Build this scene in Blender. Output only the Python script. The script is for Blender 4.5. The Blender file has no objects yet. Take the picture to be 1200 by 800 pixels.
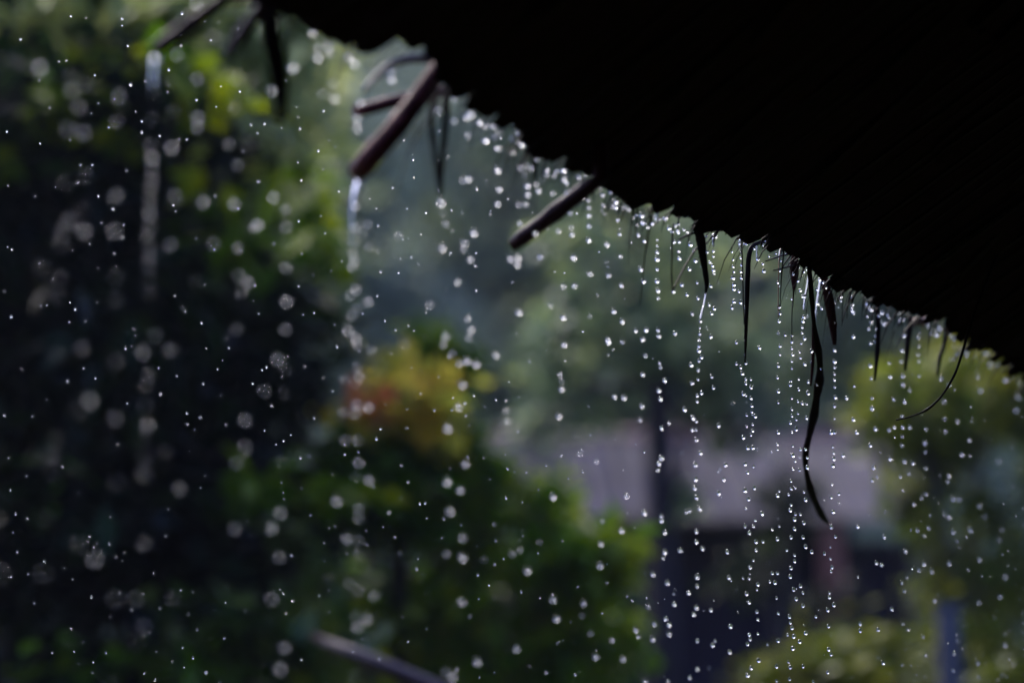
import bpy, math, random
import numpy as np
from mathutils import Vector, Matrix

random.seed(7)
rng = np.random.default_rng(11)
scene = bpy.context.scene
COL = scene.collection
R_ = math.radians

# ------------------------------------------------------------------ camera
FOCAL = 85.0
FPX = FOCAL / 36.0 * 1200.0                 # focal length in pixels of the 1200 x 800 photograph
PITCH = math.atan(669.0 / FPX)              # eye level lies 669 px below the picture's centre
CAM = Vector((0.0, 0.0, 1.6))
cam_data = bpy.data.cameras.new("camera")
cam_data.lens = FOCAL
cam_data.sensor_width = 36.0
cam_data.clip_start = 0.02
cam_data.clip_end = 1000.0
cam_data.dof.use_dof = True
cam_data.dof.focus_distance = 3.56
cam_data.dof.aperture_fstop = 1.5
cam_data.dof.aperture_blades = 0
cam = bpy.data.objects.new("camera", cam_data)
COL.objects.link(cam)
cam.location = CAM
cam.rotation_euler = (math.pi / 2 + PITCH, 0, 0)
scene.camera = cam

# ------------------------------------------------------------------ sky, sun, exposure
SUN_EL, SUN_AZ = R_(58), R_(-35)            # azimuth measured from +Y towards +X
world = bpy.data.worlds.new("World")
scene.world = world
world.use_nodes = True
wn = world.node_tree
wn.nodes.clear()
sky_n = wn.nodes.new("ShaderNodeTexSky")
sky_n.sky_type = 'NISHITA'
sky_n.sun_disc = False
sky_n.sun_elevation = SUN_EL
sky_n.sun_rotation = SUN_AZ
sky_n.air_density = 1.0
sky_n.dust_density = 3.0
sky_n.ozone_density = 2.0
hs = wn.nodes.new("ShaderNodeHueSaturation")
hs.inputs["Saturation"].default_value = 1.35
hs.inputs["Hue"].default_value = 0.525
bg_n = wn.nodes.new("ShaderNodeBackground")
bg_n.inputs["Strength"].default_value = 0.15
out_n = wn.nodes.new("ShaderNodeOutputWorld")
wn.links.new(sky_n.outputs[0], hs.inputs["Color"])
wn.links.new(hs.outputs[0], bg_n.inputs["Color"])
wn.links.new(bg_n.outputs[0], out_n.inputs["Surface"])

sun_d = bpy.data.lights.new("sun", 'SUN')
sun_d.energy = 1.5
sun_d.angle = R_(22)
sun_d.color = (1.0, 0.97, 0.93)
sun = bpy.data.objects.new("sun", sun_d)
COL.objects.link(sun)
sdir = Vector((math.sin(SUN_AZ) * math.cos(SUN_EL), math.cos(SUN_AZ) * math.cos(SUN_EL), math.sin(SUN_EL)))
sun.rotation_euler = (-sdir).to_track_quat('-Z', 'Y').to_euler()
sun.location = (0, 0, 20)

scene.view_settings.view_transform = 'Standard'
scene.view_settings.look = 'None'
scene.view_settings.gamma = 1.0
scene.view_settings.exposure = 1.6
scene.view_settings.use_curve_mapping = False
scene.render.engine = 'CYCLES'
scene.cycles.max_bounces = 10
scene.cycles.transmission_bounces = 8
scene.cycles.transparent_max_bounces = 8
scene.cycles.diffuse_bounces = 3
scene.cycles.volume_bounces = 0
scene.cycles.use_denoising = True

# ------------------------------------------------------------------ pixel helpers (to measure where things stand)
FW = Vector((0, math.cos(PITCH), math.sin(PITCH)))
UP = Vector((0, -math.sin(PITCH), math.cos(PITCH)))
RT = Vector((1, 0, 0))

def ray(px, py):
    return FW + RT * ((px - 600.0) / FPX) + UP * ((400.0 - py) / FPX)

def at(px, py, d):
    return CAM + ray(px, py) * d

def on_plane(px, py, p0, n):
    r = ray(px, py)
    return CAM + r * ((p0 - CAM).dot(n) / r.dot(n))

def depth_of(p):
    return (p - CAM).dot(FW)

def px_size(d):
    return d / FPX

# ------------------------------------------------------------------ object helpers
def link_mesh(name, me, mat=None, parent=None):
    o = bpy.data.objects.new(name, me)
    if mat is not None and not me.materials:
        me.materials.append(mat)
    COL.objects.link(o)
    if parent is not None:
        o.parent = parent
    return o

def tag(o, label=None, cat=None, group=None, kind=None):
    if label: o["label"] = label
    if cat: o["category"] = cat
    if group: o["group"] = group
    if kind: o["kind"] = kind
    return o

def empty(name, loc=(0, 0, 0)):
    o = bpy.data.objects.new(name, None)
    o.empty_display_size = 0.1
    o.location = loc
    COL.objects.link(o)
    return o

def mesh_from(name, verts, faces, smooth=False):
    me = bpy.data.meshes.new(name)
    me.from_pydata([tuple(v) for v in verts], [], faces)
    if smooth:
        me.polygons.foreach_set("use_smooth", [True] * len(me.polygons))
    me.update()
    return me

def mesh_np(name, verts, tris, smooth=False):
    me = bpy.data.meshes.new(name)
    nv, nt = len(verts), len(tris)
    me.vertices.add(nv)
    me.vertices.foreach_set("co", np.asarray(verts, dtype=np.float32).ravel())
    me.loops.add(nt * 3)
    me.loops.foreach_set("vertex_index", np.asarray(tris, dtype=np.int32).ravel())
    me.polygons.add(nt)
    me.polygons.foreach_set("loop_start", np.arange(0, nt * 3, 3, dtype=np.int32))
    me.polygons.foreach_set("loop_total", np.full(nt, 3, dtype=np.int32))
    me.update(calc_edges=True)
    me.polygons.foreach_set("use_smooth", [smooth] * nt)
    return me

class MB:
    """collects solids, builds one mesh"""
    def __init__(self):
        self.v, self.f = [], []

    def tube(self, pts, radii, n=8, cap=True, flat=None, lump=0.0, seed=0):
        """round tube; flat=(normal direction, ratio) squashes it along that direction"""
        rr = random.Random(seed)
        pts = [Vector(p) for p in pts]
        base = len(self.v)
        prev = None
        for i, p in enumerate(pts):
            t = (pts[min(i + 1, len(pts) - 1)] - pts[max(i - 1, 0)])
            if t.length < 1e-9: t = Vector((0, 0, 1))
            t.normalize()
            if flat is not None:
                nrm = Vector(flat[0]) - t * Vector(flat[0]).dot(t)
                nrm.normalize()
                side = t.cross(nrm)
            else:
                if prev is None:
                    ref = Vector((0, 0, 1)) if abs(t.z) < 0.9 else Vector((1, 0, 0))
                    nrm = (ref - t * ref.dot(t)).normalized()
                else:
                    nrm = (prev - t * prev.dot(t)).normalized()
                prev = nrm
                side = t.cross(nrm)
            q = flat[1] if flat is not None else 1.0
            for k in range(n):
                a = 2 * math.pi * k / n
                r = radii[i] * (1 + lump * (rr.random() - 0.5))
                self.v.append(p + side * (math.cos(a) * r) + nrm * (math.sin(a) * r * q))
        for i in range(len(pts) - 1):
            for k in range(n):
                a0 = base + i * n + k
                a1 = base + i * n + (k + 1) % n
                self.f.append((a0, a1, a1 + n, a0 + n))
        if cap:
            self.f.append(tuple(base + k for k in reversed(range(n))))
            e = base + (len(pts) - 1) * n
            self.f.append(tuple(e + k for k in range(n)))
        return self

    def box(self, c, ax, ay, az):
        """box with half-axis vectors ax, ay, az about c"""
        b = len(self.v)
        c = Vector(c)
        for sz in (-1, 1):
            for sx, sy in ((-1, -1), (1, -1), (1, 1), (-1, 1)):
                self.v.append(c + Vector(ax) * sx + Vector(ay) * sy + Vector(az) * sz)
        self.f += [(b + 3, b + 2, b + 1, b), (b + 4, b + 5, b + 6, b + 7)]
        for i in range(4):
            j = (i + 1) % 4
            self.f.append((b + i, b + j, b + 4 + j, b + 4 + i))
        return self

    def mesh(self, name, smooth=False):
        return mesh_from(name, self.v, self.f, smooth)

    def build(self, name, mat, parent=None, smooth=False):
        return link_mesh(name, self.mesh(name, smooth), mat, parent)

# ------------------------------------------------------------------ materials
def new_mat(name):
    m = bpy.data.materials.new(name)
    m.use_nodes = True
    nt = m.node_tree
    b = nt.nodes["Principled BSDF"]
    return m, nt, b

def ramp(nt, cols):
    r = nt.nodes.new("ShaderNodeValToRGB")
    el = r.color_ramp.elements
    while len(el) < len(cols): el.new(0.5)
    for i, (pos, c) in enumerate(cols):
        el[i].position = pos
        el[i].color = (*c, 1)
    return r

def noise_mat(name, cols, scale=20.0, rough=0.6, bump=0.0, stretch=(1, 1, 1), spec=0.5, detail=6, coord="Object", metallic=0.0):
    m, nt, b = new_mat(name)
    tc = nt.nodes.new("ShaderNodeTexCoord")
    mp = nt.nodes.new("ShaderNodeMapping")
    mp.inputs["Scale"].default_value = stretch
    nz = nt.nodes.new("ShaderNodeTexNoise")
    nz.inputs["Scale"].default_value = scale
    nz.inputs["Detail"].default_value = detail
    nz.inputs["Roughness"].default_value = 0.65
    rp = ramp(nt, cols)
    nt.links.new(tc.outputs[coord], mp.inputs["Vector"])
    nt.links.new(mp.outputs[0], nz.inputs["Vector"])
    nt.links.new(nz.outputs["Fac"], rp.inputs[0])
    nt.links.new(rp.outputs[0], b.inputs["Base Color"])
    b.inputs["Roughness"].default_value = rough
    b.inputs["Specular IOR Level"].default_value = spec
    b.inputs["Metallic"].default_value = metallic
    if bump > 0:
        bp = nt.nodes.new("ShaderNodeBump")
        bp.inputs["Strength"].default_value = 0.6
        bp.inputs["Distance"].default_value = bump
        nt.links.new(nz.outputs["Fac"], bp.inputs["Height"])
        nt.links.new(bp.outputs[0], b.inputs["Normal"])
    return m

def leaf_mat(name, cols, rough=0.42, trans=0.46, spec=0.22, clump=0.9):
    """wet leaf: colour differs from leaf to leaf and, slowly, from branch to branch"""
    m, nt, b = new_mat(name)
    geo = nt.nodes.new("ShaderNodeNewGeometry")
    tc = nt.nodes.new("ShaderNodeTexCoord")
    nz = nt.nodes.new("ShaderNodeTexNoise")
    nz.inputs["Scale"].default_value = clump
    nz.inputs["Detail"].default_value = 2
    mx = nt.nodes.new("ShaderNodeMath"); mx.operation = 'MULTIPLY_ADD'
    mx.inputs[1].default_value = 0.45
    ad = nt.nodes.new("ShaderNodeMath"); ad.operation = 'MULTIPLY_ADD'
    ad.inputs[1].default_value = 1.5
    ad.inputs[2].default_value = -0.48
    nt.links.new(tc.outputs["Object"], nz.inputs["Vector"])
    nt.links.new(nz.outputs["Fac"], ad.inputs[0])
    nt.links.new(geo.outputs["Random Per Island"], mx.inputs[0])
    nt.links.new(ad.outputs[0], mx.inputs[2])
    rp = ramp(nt, cols)
    nt.links.new(mx.outputs[0], rp.inputs[0])
    nt.links.new(rp.outputs[0], b.inputs["Base Color"])
    b.inputs["Roughness"].default_value = rough
    b.inputs["Specular IOR Level"].default_value = spec
    tl = nt.nodes.new("ShaderNodeBsdfTranslucent")
    nt.links.new(rp.outputs[0], tl.inputs["Color"])
    ms = nt.nodes.new("ShaderNodeMixShader")
    ms.inputs[0].default_value = trans
    nt.links.new(b.outputs[0], ms.inputs[1])
    nt.links.new(tl.outputs[0], ms.inputs[2])
    nt.links.new(ms.outputs[0], nt.nodes["Material Output"].inputs["Surface"])
    return m

M = {}
M['water'], _nt, _b = new_mat("rain_water")
_b.inputs["Base Color"].default_value = (1, 1, 1, 1)
_b.inputs["Roughness"].default_value = 0.0
_b.inputs["IOR"].default_value = 1.333
_b.inputs["Transmission Weight"].default_value = 1.0
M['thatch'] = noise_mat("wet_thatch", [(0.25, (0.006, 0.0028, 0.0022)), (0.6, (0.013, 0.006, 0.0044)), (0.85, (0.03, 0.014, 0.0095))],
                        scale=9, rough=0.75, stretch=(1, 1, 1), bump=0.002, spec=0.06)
M['bamboo'] = noise_mat("old_bamboo", [(0.3, (0.03, 0.018, 0.012)), (0.7, (0.075, 0.048, 0.03))], scale=14, rough=0.6, bump=0.001, spec=0.25)
M['stick'] = noise_mat("wet_reddish_bark", [(0.25, (0.022, 0.005, 0.005)), (0.55, (0.075, 0.02, 0.02)), (0.8, (0.19, 0.075, 0.07))],
                       scale=60, spec=0.10, rough=0.45, bump=0.0015)
M['rafter'] = noise_mat("wet_purplish_bark", [(0.25, (0.008, 0.002, 0.003)), (0.6, (0.022, 0.006, 0.009)), (0.85, (0.07, 0.02, 0.026))],
                        scale=55, rough=0.38, spec=0.10, bump=0.0015)
M['dry_leaf'] = noise_mat("wet_dead_leaf", [(0.3, (0.005, 0.0035, 0.0035)), (0.7, (0.014, 0.008, 0.0075))], scale=70, spec=0.05, rough=0.45, bump=0.0006)
M['red_leaf'] = noise_mat("wet_red_brown_leaf", [(0.3, (0.014, 0.004, 0.004)), (0.7, (0.035, 0.011, 0.009))], scale=70, spec=0.05, rough=0.45, bump=0.0006)
M['brown_leaf'] = noise_mat("brown_curled_leaf", [(0.3, (0.10, 0.05, 0.025)), (0.7, (0.24, 0.14, 0.07))], scale=60, rough=0.5, bump=0.0006)
M['grey_leaf'] = noise_mat("pale_grey_leaf", [(0.3, (0.02, 0.017, 0.022)), (0.7, (0.065, 0.057, 0.075))], scale=60, rough=0.4, bump=0.0006)
M['fibre'] = noise_mat("brown_fibre", [(0.3, (0.12, 0.06, 0.02)), (0.7, (0.22, 0.11, 0.04))], scale=80, rough=0.5)

M['soil'] = noise_mat("wet_soil", [(0.3, (0.012, 0.018, 0.007)), (0.55, (0.022, 0.036, 0.010)), (0.8, (0.045, 0.04, 0.02))], scale=2.5, rough=0.85, spec=0.08, bump=0.02)
M['earth_floor'] = noise_mat("packed_earth", [(0.3, (0.02, 0.015, 0.011)), (0.7, (0.045, 0.034, 0.026))], scale=5, rough=0.8, bump=0.006)
M['wall_weave'] = noise_mat("added_woven_wall", [(0.3, (0.02, 0.014, 0.010)), (0.7, (0.05, 0.035, 0.024))], scale=12, rough=0.8, stretch=(1, 1, 6), bump=0.003)
M['trunk'] = noise_mat("tree_bark", [(0.3, (0.018, 0.014, 0.014)), (0.6, (0.05, 0.038, 0.036)), (0.85, (0.10, 0.08, 0.075))], scale=18, rough=0.75, stretch=(1, 1, 0.25), bump=0.01)
M['dark_bark'] = noise_mat('wet_dark_bark', [(0.3, (0.010, 0.008, 0.012)), (0.6, (0.024, 0.018, 0.024)), (0.85, (0.05, 0.04, 0.045))], scale=18, rough=0.8, spec=0.1, stretch=(1, 1, 0.25), bump=0.01)
M['branch'] = noise_mat("pale_branch_bark", [(0.3, (0.022, 0.010, 0.009)), (0.7, (0.060, 0.028, 0.025))], scale=25, rough=0.45, bump=0.004)
M['roof_metal'] = noise_mat("wet_metal_roof", [(0.28, (0.022, 0.013, 0.012)), (0.42, (0.017, 0.015, 0.022)), (0.56, (0.026, 0.022, 0.043)), (0.74, (0.042, 0.037, 0.066))], scale=2.6, rough=0.7, spec=0.08, stretch=(1, 1, 1))
M['rust'] = noise_mat("rusty_ridge", [(0.3, (0.10, 0.03, 0.03)), (0.7, (0.17, 0.07, 0.075))], scale=6, rough=0.6)
M['plank'] = noise_mat("dark_plank", [(0.3, (0.005, 0.004, 0.014)), (0.7, (0.013, 0.010, 0.028))], scale=9, spec=0.05, rough=0.8, stretch=(1, 1, 0.1), bump=0.002)
M['red_post'] = noise_mat("terracotta_paint", [(0.3, (0.13, 0.030, 0.016)), (0.7, (0.20, 0.055, 0.030))], scale=9, rough=0.5)
M['white_post'] = noise_mat("weathered_white_paint", [(0.3, (0.055, 0.052, 0.062)), (0.7, (0.095, 0.09, 0.105))], scale=12, rough=0.5)
M['pane'], _nt, _b = new_mat("dark_window_pane")
_b.inputs["Base Color"].default_value = (0.05, 0.06, 0.10, 1); _b.inputs["Roughness"].default_value = 0.06
M['petal'] = leaf_mat("salmon_petal", [(0.1, (0.80, 0.24, 0.08)), (0.5, (0.88, 0.36, 0.18)), (0.9, (0.88, 0.50, 0.30))], trans=0.75)
M['petal_y'] = leaf_mat("yellow_petal", [(0.1, (0.60, 0.34, 0.02)), (0.5, (0.70, 0.48, 0.04)), (0.9, (0.75, 0.30, 0.10))], trans=0.6)
M['leaf_dark'] = leaf_mat("dark_wet_leaf", [(0.1, (0.002, 0.004, 0.006)), (0.5, (0.005, 0.011, 0.008)), (0.78, (0.018, 0.04, 0.008)), (1.0, (0.11, 0.15, 0.016))], trans=0.25, spec=0.10, clump=1.6)  # bluish dark end carries foliage shade, bright end the few lit leaves
M['leaf_mid'] = leaf_mat("mid_green_leaf", [(0.1, (0.015, 0.055, 0.003)), (0.5, (0.095, 0.19, 0.004)), (0.9, (0.32, 0.35, 0.008))])
M['leaf_yellow'] = leaf_mat("yellow_green_leaf", [(0.1, (0.04, 0.075, 0.012)), (0.5, (0.125, 0.16, 0.02)), (0.9, (0.30, 0.28, 0.025))])
M['leaf_gold'] = leaf_mat("golden_leaf", [(0.1, (0.36, 0.40, 0.04)), (0.5, (0.78, 0.62, 0.07)), (0.9, (0.85, 0.60, 0.10))], trans=0.75)
M['leaf_pale'] = leaf_mat("pale_wet_leaf", [(0.1, (0.02, 0.05, 0.006)), (0.5, (0.07, 0.13, 0.012)), (0.9, (0.22, 0.26, 0.07))], rough=0.28, spec=0.4)
M['leaf_olive'] = leaf_mat("olive_leaf", [(0.1, (0.014, 0.036, 0.006)), (0.5, (0.06, 0.088, 0.008)), (0.9, (0.17, 0.17, 0.012))])
M['far_blue'] = leaf_mat("bluish_far_leaf", [(0.1, (0.03, 0.05, 0.06)), (0.5, (0.16, 0.22, 0.18)), (0.9, (0.40, 0.45, 0.2))], clump=1.1, spec=0.5)  # bluish haze put into the colour; dark end paints shaded gaps between clumps
M['far_green'] = leaf_mat("green_far_leaf", [(0.12, (0.018, 0.034, 0.044)), (0.5, (0.11, 0.17, 0.095)), (0.9, (0.34, 0.39, 0.14))], clump=1.1, spec=0.5)  # navy end paints the shaded gaps between leaf clumps
M['far_mist'] = leaf_mat("haze_toned_far_leaf", [(0.1, (0.09, 0.12, 0.125)), (0.5, (0.28, 0.35, 0.29)), (0.9, (0.5, 0.54, 0.35))], clump=0.9, spec=0.5)  # pale grey green: distance haze put into the leaf colour
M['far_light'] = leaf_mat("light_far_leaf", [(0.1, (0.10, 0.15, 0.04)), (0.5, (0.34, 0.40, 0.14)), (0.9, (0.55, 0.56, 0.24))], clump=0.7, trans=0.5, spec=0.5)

# ------------------------------------------------------------------ ground, floor, hill
def ground_sheet():
    n = 60
    L = 64.0
    vs, fs = [], []
    for j in range(n + 1):
        for i in range(n + 1):
            x, y = -L + 2 * L * i / n, -14 + (L + 14) * j / n
            z = 0.05 * math.sin(x * 0.7) * math.cos(y * 0.5)
            if math.hypot(x, y - 1) < 8: z *= 0.0
            vs.append((x, y, z - 0.02))
    for j in range(n):
        for i in range(n):
            a = j * (n + 1) + i
            fs.append((a, a + 1, a + n + 2, a + n + 1))
    o = link_mesh("ground", mesh_from("ground", vs, fs, True), M['soil'])
    tag(o, kind="structure")
ground_sheet()

def hill():
    n, m = 48, 14
    vs, fs = [], []
    for j in range(m + 1):
        for i in range(n + 1):
            x = -62 + 124 * i / n
            t = j / m
            y = 40 + 22 * t
            z = -0.6 + 31 * math.sin(t * math.pi / 2) * (1 + 0.10 * math.sin(x * 0.11 + 1) + 0.05 * math.sin(x * 0.31))
            z += 0.5 * math.sin(x * 0.9 + j) * t
            vs.append((x, y, z))
    for j in range(m):
        for i in range(n):
            a = j * (n + 1) + i
            fs.append((a, a + 1, a + n + 2, a + n + 1))
    mat = noise_mat("wooded_slope", [(0.3, (0.018, 0.035, 0.02)), (0.55, (0.04, 0.07, 0.03)), (0.8, (0.08, 0.11, 0.04))], scale=0.8, rough=0.8, bump=0.3)
    o = link_mesh("hill", mesh_from("hill", vs, fs, True), mat)
    tag(o, kind="structure")
hill()

# ------------------------------------------------------------------ the shelter: where its eave runs
def inv_depth(px):
    return 1 / 3.5 + (900 - px) * 0.00018
EA = at(300, 0, 1 / inv_depth(300))
EB = at(1200, 440, 1 / inv_depth(1200))
EDIR = (EB - EA); EDIR.z = 0; EDIR.normalize()
NOUT = Vector((-EDIR.y, EDIR.x, 0))
EZ = (EA.z + EB.z) / 2
E0 = EA.copy(); E0.z = EZ
TH = R_(28)
SD = NOUT * math.cos(TH) - Vector((0, 0, 1)) * math.sin(TH)      # down the roof
RN = NOUT * math.sin(TH) + Vector((0, 0, 1)) * math.cos(TH)      # roof normal
S_CAM = (CAM - E0).dot(EDIR)
INSIDE = -(CAM - E0).dot(NOUT)
S0, S1 = S_CAM - 3.0, S_CAM + 6.0
UR = 3.1

def roof(s, u, h=0.0):
    """point on the front slope: s along the eave, u up the slope, h above it"""
    return E0 + EDIR * s - SD * u + RN * h
RIDGE = roof(0, UR)
HALF = -(RIDGE - E0).dot(NOUT)                                   # eave to ridge, level
def roof_back(s, u, h=0.0):
    p = roof(s, u, h)
    out = (p - E0).dot(NOUT)
    return p + NOUT * (2 * (-HALF - out))

EDGE = [(235,-30),(268,-6),(284,5),(306,16),(325,24),(345,32),(375,44),(400,56),(410,63),(430,68),(470,64),(505,68),(515,80),(520,102),(530,118),
        (545,128),(555,131),(568,140),(582,146),(590,160),(602,159),(612,170),(617,178),(628,179),(633,187),(642,192),(655,198),(668,204),
        (690,207),(704,217),(716,226),(722,232),(740,239),(750,246),(760,248),(778,251),(783,256),(800,259),(806,266),(815,269),(830,275),
        (845,274),(858,280),(870,283),(890,284),(908,280),(918,285),(928,294),(932,308),(945,315),(955,320),(970,329),(985,346),(995,344),
        (1003,345),(1015,352),(1030,362),(1050,366),(1065,372),(1080,376),(1095,379),(1112,385),(1122,395),(1130,405),(1145,409),(1160,416),
        (1175,428),(1190,438),(1215,452),(1260,474)]
tips = []
for (a, b) in zip(EDGE[:-1], EDGE[1:]):
    for k in range(6):
        t = k / 6
        p = on_plane(a[0] + (b[0] - a[0]) * t, a[1] + (b[1] - a[1]) * t, E0, RN)
        tips.append(((p - E0).dot(EDIR), -(p - E0).dot(SD)))
tips.sort()
def edge_u(s):
    """how far up the slope the ragged edge sits at s"""
    if s <= tips[0][0] or s >= tips[-1][0]:
        return 0.012 * math.sin(s * 9) + 0.01 * math.sin(s * 23)
    for (s1, u1), (s2, u2) in zip(tips[:-1], tips[1:]):
        if s1 <= s <= s2:
            return u1 + (u2 - u1) * (s - s1) / max(1e-6, s2 - s1)
    return 0.0

shelter = empty("thatched_shelter", (E0.x, E0.y, 0))
tag(shelter, "dark open shelter whose ragged thatched eave slants across the top", "shelter")
BASE = Vector((E0.x, E0.y, 0))

def leaf_blade(L, w, seed):
    """a folded palm leaflet: along +Y downwards to a blunt torn tip, thickness 1.2 mm"""
    rr = random.Random(seed)
    prof = [(0.0, 1.0), (0.45, 1.05), (0.90, 1.0), (0.965, 0.86), (1.0, 0.34 + 0.3 * rr.random())]
    vs, fs = [], []
    for j, (t, ww) in enumerate(prof):
        hw = w * 0.5 * ww
        sk = (rr.random() - 0.5) * w * 0.12
        for side in (0.0006, -0.0006):
            vs += [(-hw + sk, t * L, side), (sk, t * L, side + w * 0.10), (hw + sk, t * L, side)]
    for j in range(len(prof) - 1):
        a, b = j * 6, (j + 1) * 6
        fs += [(a, a + 1, b + 1, b), (a + 1, a + 2, b + 2, b + 1),
               (a + 4, a + 3, b + 3, b + 4), (a + 5, a + 4, b + 4, b + 5),
               (a, b, b + 3, a + 3), (a + 2, a + 5, b + 5, b + 2)]
    e = (len(prof) - 1) * 6
    fs += [(e, e + 1, e + 4, e + 3), (e + 1, e + 2, e + 5, e + 4), (1, 0, 3, 4), (2, 1, 4, 5)]
    return vs, fs

blade_meshes = []
for i in range(8):
    vs, fs = leaf_blade(0.46, 0.042 + 0.006 * (i % 4), i)
    me = mesh_from("thatch_leaf", vs, fs)
    me.materials.append(M['thatch'])
    blade_meshes.append(me)

def blade_matrix(s, u_tip, L, h, yaw, tilt):
    o = roof(s, u_tip + L, h) - BASE
    m = Matrix((( -EDIR.x, SD.x, RN.x, 0), (-EDIR.y, SD.y, RN.y, 0), (-EDIR.z, SD.z, RN.z, 0), (0, 0, 0, 1)))
    return Matrix.Translation(o) @ m @ Matrix.Rotation(yaw, 4, 'Z') @ Matrix.Rotation(tilt, 4, 'X')

s_view0 = tips[0][0]
s_view1 = tips[-1][0]
stuff = MB()
def add_stuff(me, mat4):
    b = len(stuff.v)
    for v in me.vertices: stuff.v.append(mat4 @ v.co)
    for p in me.polygons: stuff.f.append(tuple(b + i for i in p.vertices))

s = S0
k = 0
while s < S1:                                   # the eave course: one object per leaflet where it shows
    for layer in (0, 1):
        ss = s + layer * 0.013 + (random.random() - 0.5) * 0.008
        near = 0.45 if ss < 0.75 else 1.0          # the nearest stretch of the edge is trimmer
        u = edge_u(ss) + layer * 0.010 + near * ((random.random() - 0.5) * 0.020 - (0.022 * random.random() if random.random() < 0.14 else 0.0))
        me = blade_meshes[random.randrange(8)]
        mt = blade_matrix(ss, u, 0.46, 0.004 + 0.006 * layer + 0.003 * random.random(), (random.random() - 0.5) * 0.07, 0.0)
        if s_view0 - 0.05 < s < s_view1 - 0.02:
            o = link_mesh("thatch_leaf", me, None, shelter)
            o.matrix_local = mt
        else:
            add_stuff(me, mt)
    s += 0.027 if s_view0 - 0.05 < s < s_view1 else 0.036
    k += 1
u = 0.10
while u < UR:                                   # the courses above
    s = S0
    while s < S1:
        me = blade_meshes[random.randrange(8)]
        add_stuff(me, blade_matrix(s, u + (random.random() - 0.5) * 0.05, 0.46, 0.014 + 0.022 * random.random(), random.gauss(0, 0.14), -0.03 + random.gauss(0, 0.02)))
        s += 0.045
    u += 0.16
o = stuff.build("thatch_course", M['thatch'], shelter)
o["kind"] = "stuff"

fib = MB()                                       # frayed fibres on the edge, too many and too fine to pick apart
for i in range(230):
    ss = random.uniform(s_view0, s_view1)
    u = edge_u(ss)
    p = roof(ss, u + 0.02, 0.004)
    L = 0.015 + random.expovariate(1 / 0.022)
    dirv = (SD * random.uniform(0.2, 1.0) + Vector((0, 0, -1)) * random.uniform(0.1, 1.2) + EDIR * random.gauss(0, 0.35)).normalized()
    q = p + SD * 0.02 + dirv * L * 0.5
    e = q + (dirv + Vector((0, 0, -0.7))).normalized() * L * 0.5
    r0 = random.uniform(0.0005, 0.0016)
    fib.tube([x - BASE for x in (p, p + SD * 0.02, q, e)], [r0, r0, r0 * 0.8, r0 * 0.3], 4)
o = fib.build("frayed_fibre", M['dry_leaf'], shelter)
o["kind"] = "stuff"
lay = MB()                                       # the packed body of the thatch, both slopes
def slab(fn, u0, u1, h0, h1):
    P = [fn(S0, u0, h0), fn(S1, u0, h0), fn(S1, u1, h0), fn(S0, u1, h0), fn(S0, u0, h1), fn(S1, u0, h1), fn(S1, u1, h1), fn(S0, u1, h1)]
    b = len(lay.v)
    lay.v += [p - BASE for p in P]
    lay.f += [(b, b + 1, b + 2, b + 3), (b + 7, b + 6, b + 5, b + 4), (b, b + 4, b + 5, b + 1), (b + 1, b + 5, b + 6, b + 2), (b + 2, b + 6, b + 7, b + 3), (b + 3, b + 7, b + 4, b)]
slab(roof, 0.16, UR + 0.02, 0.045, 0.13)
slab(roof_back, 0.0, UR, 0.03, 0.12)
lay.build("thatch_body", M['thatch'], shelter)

def pole(name, a, b, r0, r1, mat, n=10, lump=0.08, segs=6, seed=1):
    mb = MB()
    pts = [Vector(a).lerp(Vector(b), i / segs) - BASE for i in range(segs + 1)]
    mb.tube(pts, [r0 + (r1 - r0) * i / segs for i in range(segs + 1)], n, lump=lump, seed=seed)
    return mb.build(name, mat, shelter, True)

for i in range(16):                              # battens along the roof
    uu = 0.22 + i * 0.185
    pole("batten", roof(S0, uu, 0.034), roof(S1, uu, 0.034), 0.008, 0.008, M['bamboo'], n=6, segs=8, seed=i)
pole("ridge_pole", roof(S0, UR, -0.09), roof(S1, UR, -0.09), 0.05, 0.05, M['bamboo'])
pole("eave_beam", roof(S0, 0.62, -0.10), roof(S1, 0.62, -0.10), 0.04, 0.04, M['bamboo'])
pole("eave_beam", roof_back(S0, 0.62, -0.06), roof_back(S1, 0.62, -0.06), 0.04, 0.04, M['bamboo'])
# rafters: tips of two of them show past the eave
def rafter_from_tip(tip_px, root_px, r_tip, mat, label=None, d_out=0.0, n=12):
    root = on_plane(root_px[0], root_px[1], E0 - RN * 0.03, RN)
    tip = on_plane(tip_px[0], tip_px[1], E0 - RN * 0.03, RN)
    d = (root - tip).normalized()
    top = root + d * 2.4
    mb = MB()
    N = 18
    pts = []
    for i in range(N + 1):
        p = tip.lerp(root, i / 8) if i <= 8 else root + d * (0.04 + (i - 9) * 0.25) + RN * 0.078
        pts.append(p - BASE)
    rad = [r_tip * (0.80 if i == 0 else 1.03 if i == 1 else 1.12 if i == 4 else 0.94 + 0.01 * i) for i in range(N + 1)]
    mb.tube(pts, rad, n, lump=0.10, seed=3)
    o = mb.build("rafter", mat, shelter, True)
    if label: o["label"] = label
    return tip
TIP_A = rafter_from_tip((600, 288), (704, 208), 0.0104, M['rafter'], "wet purplish rafter tip sticking out past the eave in focus")
TIP_B = rafter_from_tip((181, 60), (268, -4), 0.0085, M['rafter'], "blurred dark rafter tip sticking out nearest the left edge")
for i, ss in enumerate((S_CAM - 2.2, S_CAM + 3.7, S_CAM + 4.7, S_CAM + 5.7)):
    pole("rafter", roof(ss, 0.10, 0.046), roof(ss, UR, 0.046), 0.012, 0.014, M['rafter'], seed=i)
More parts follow.
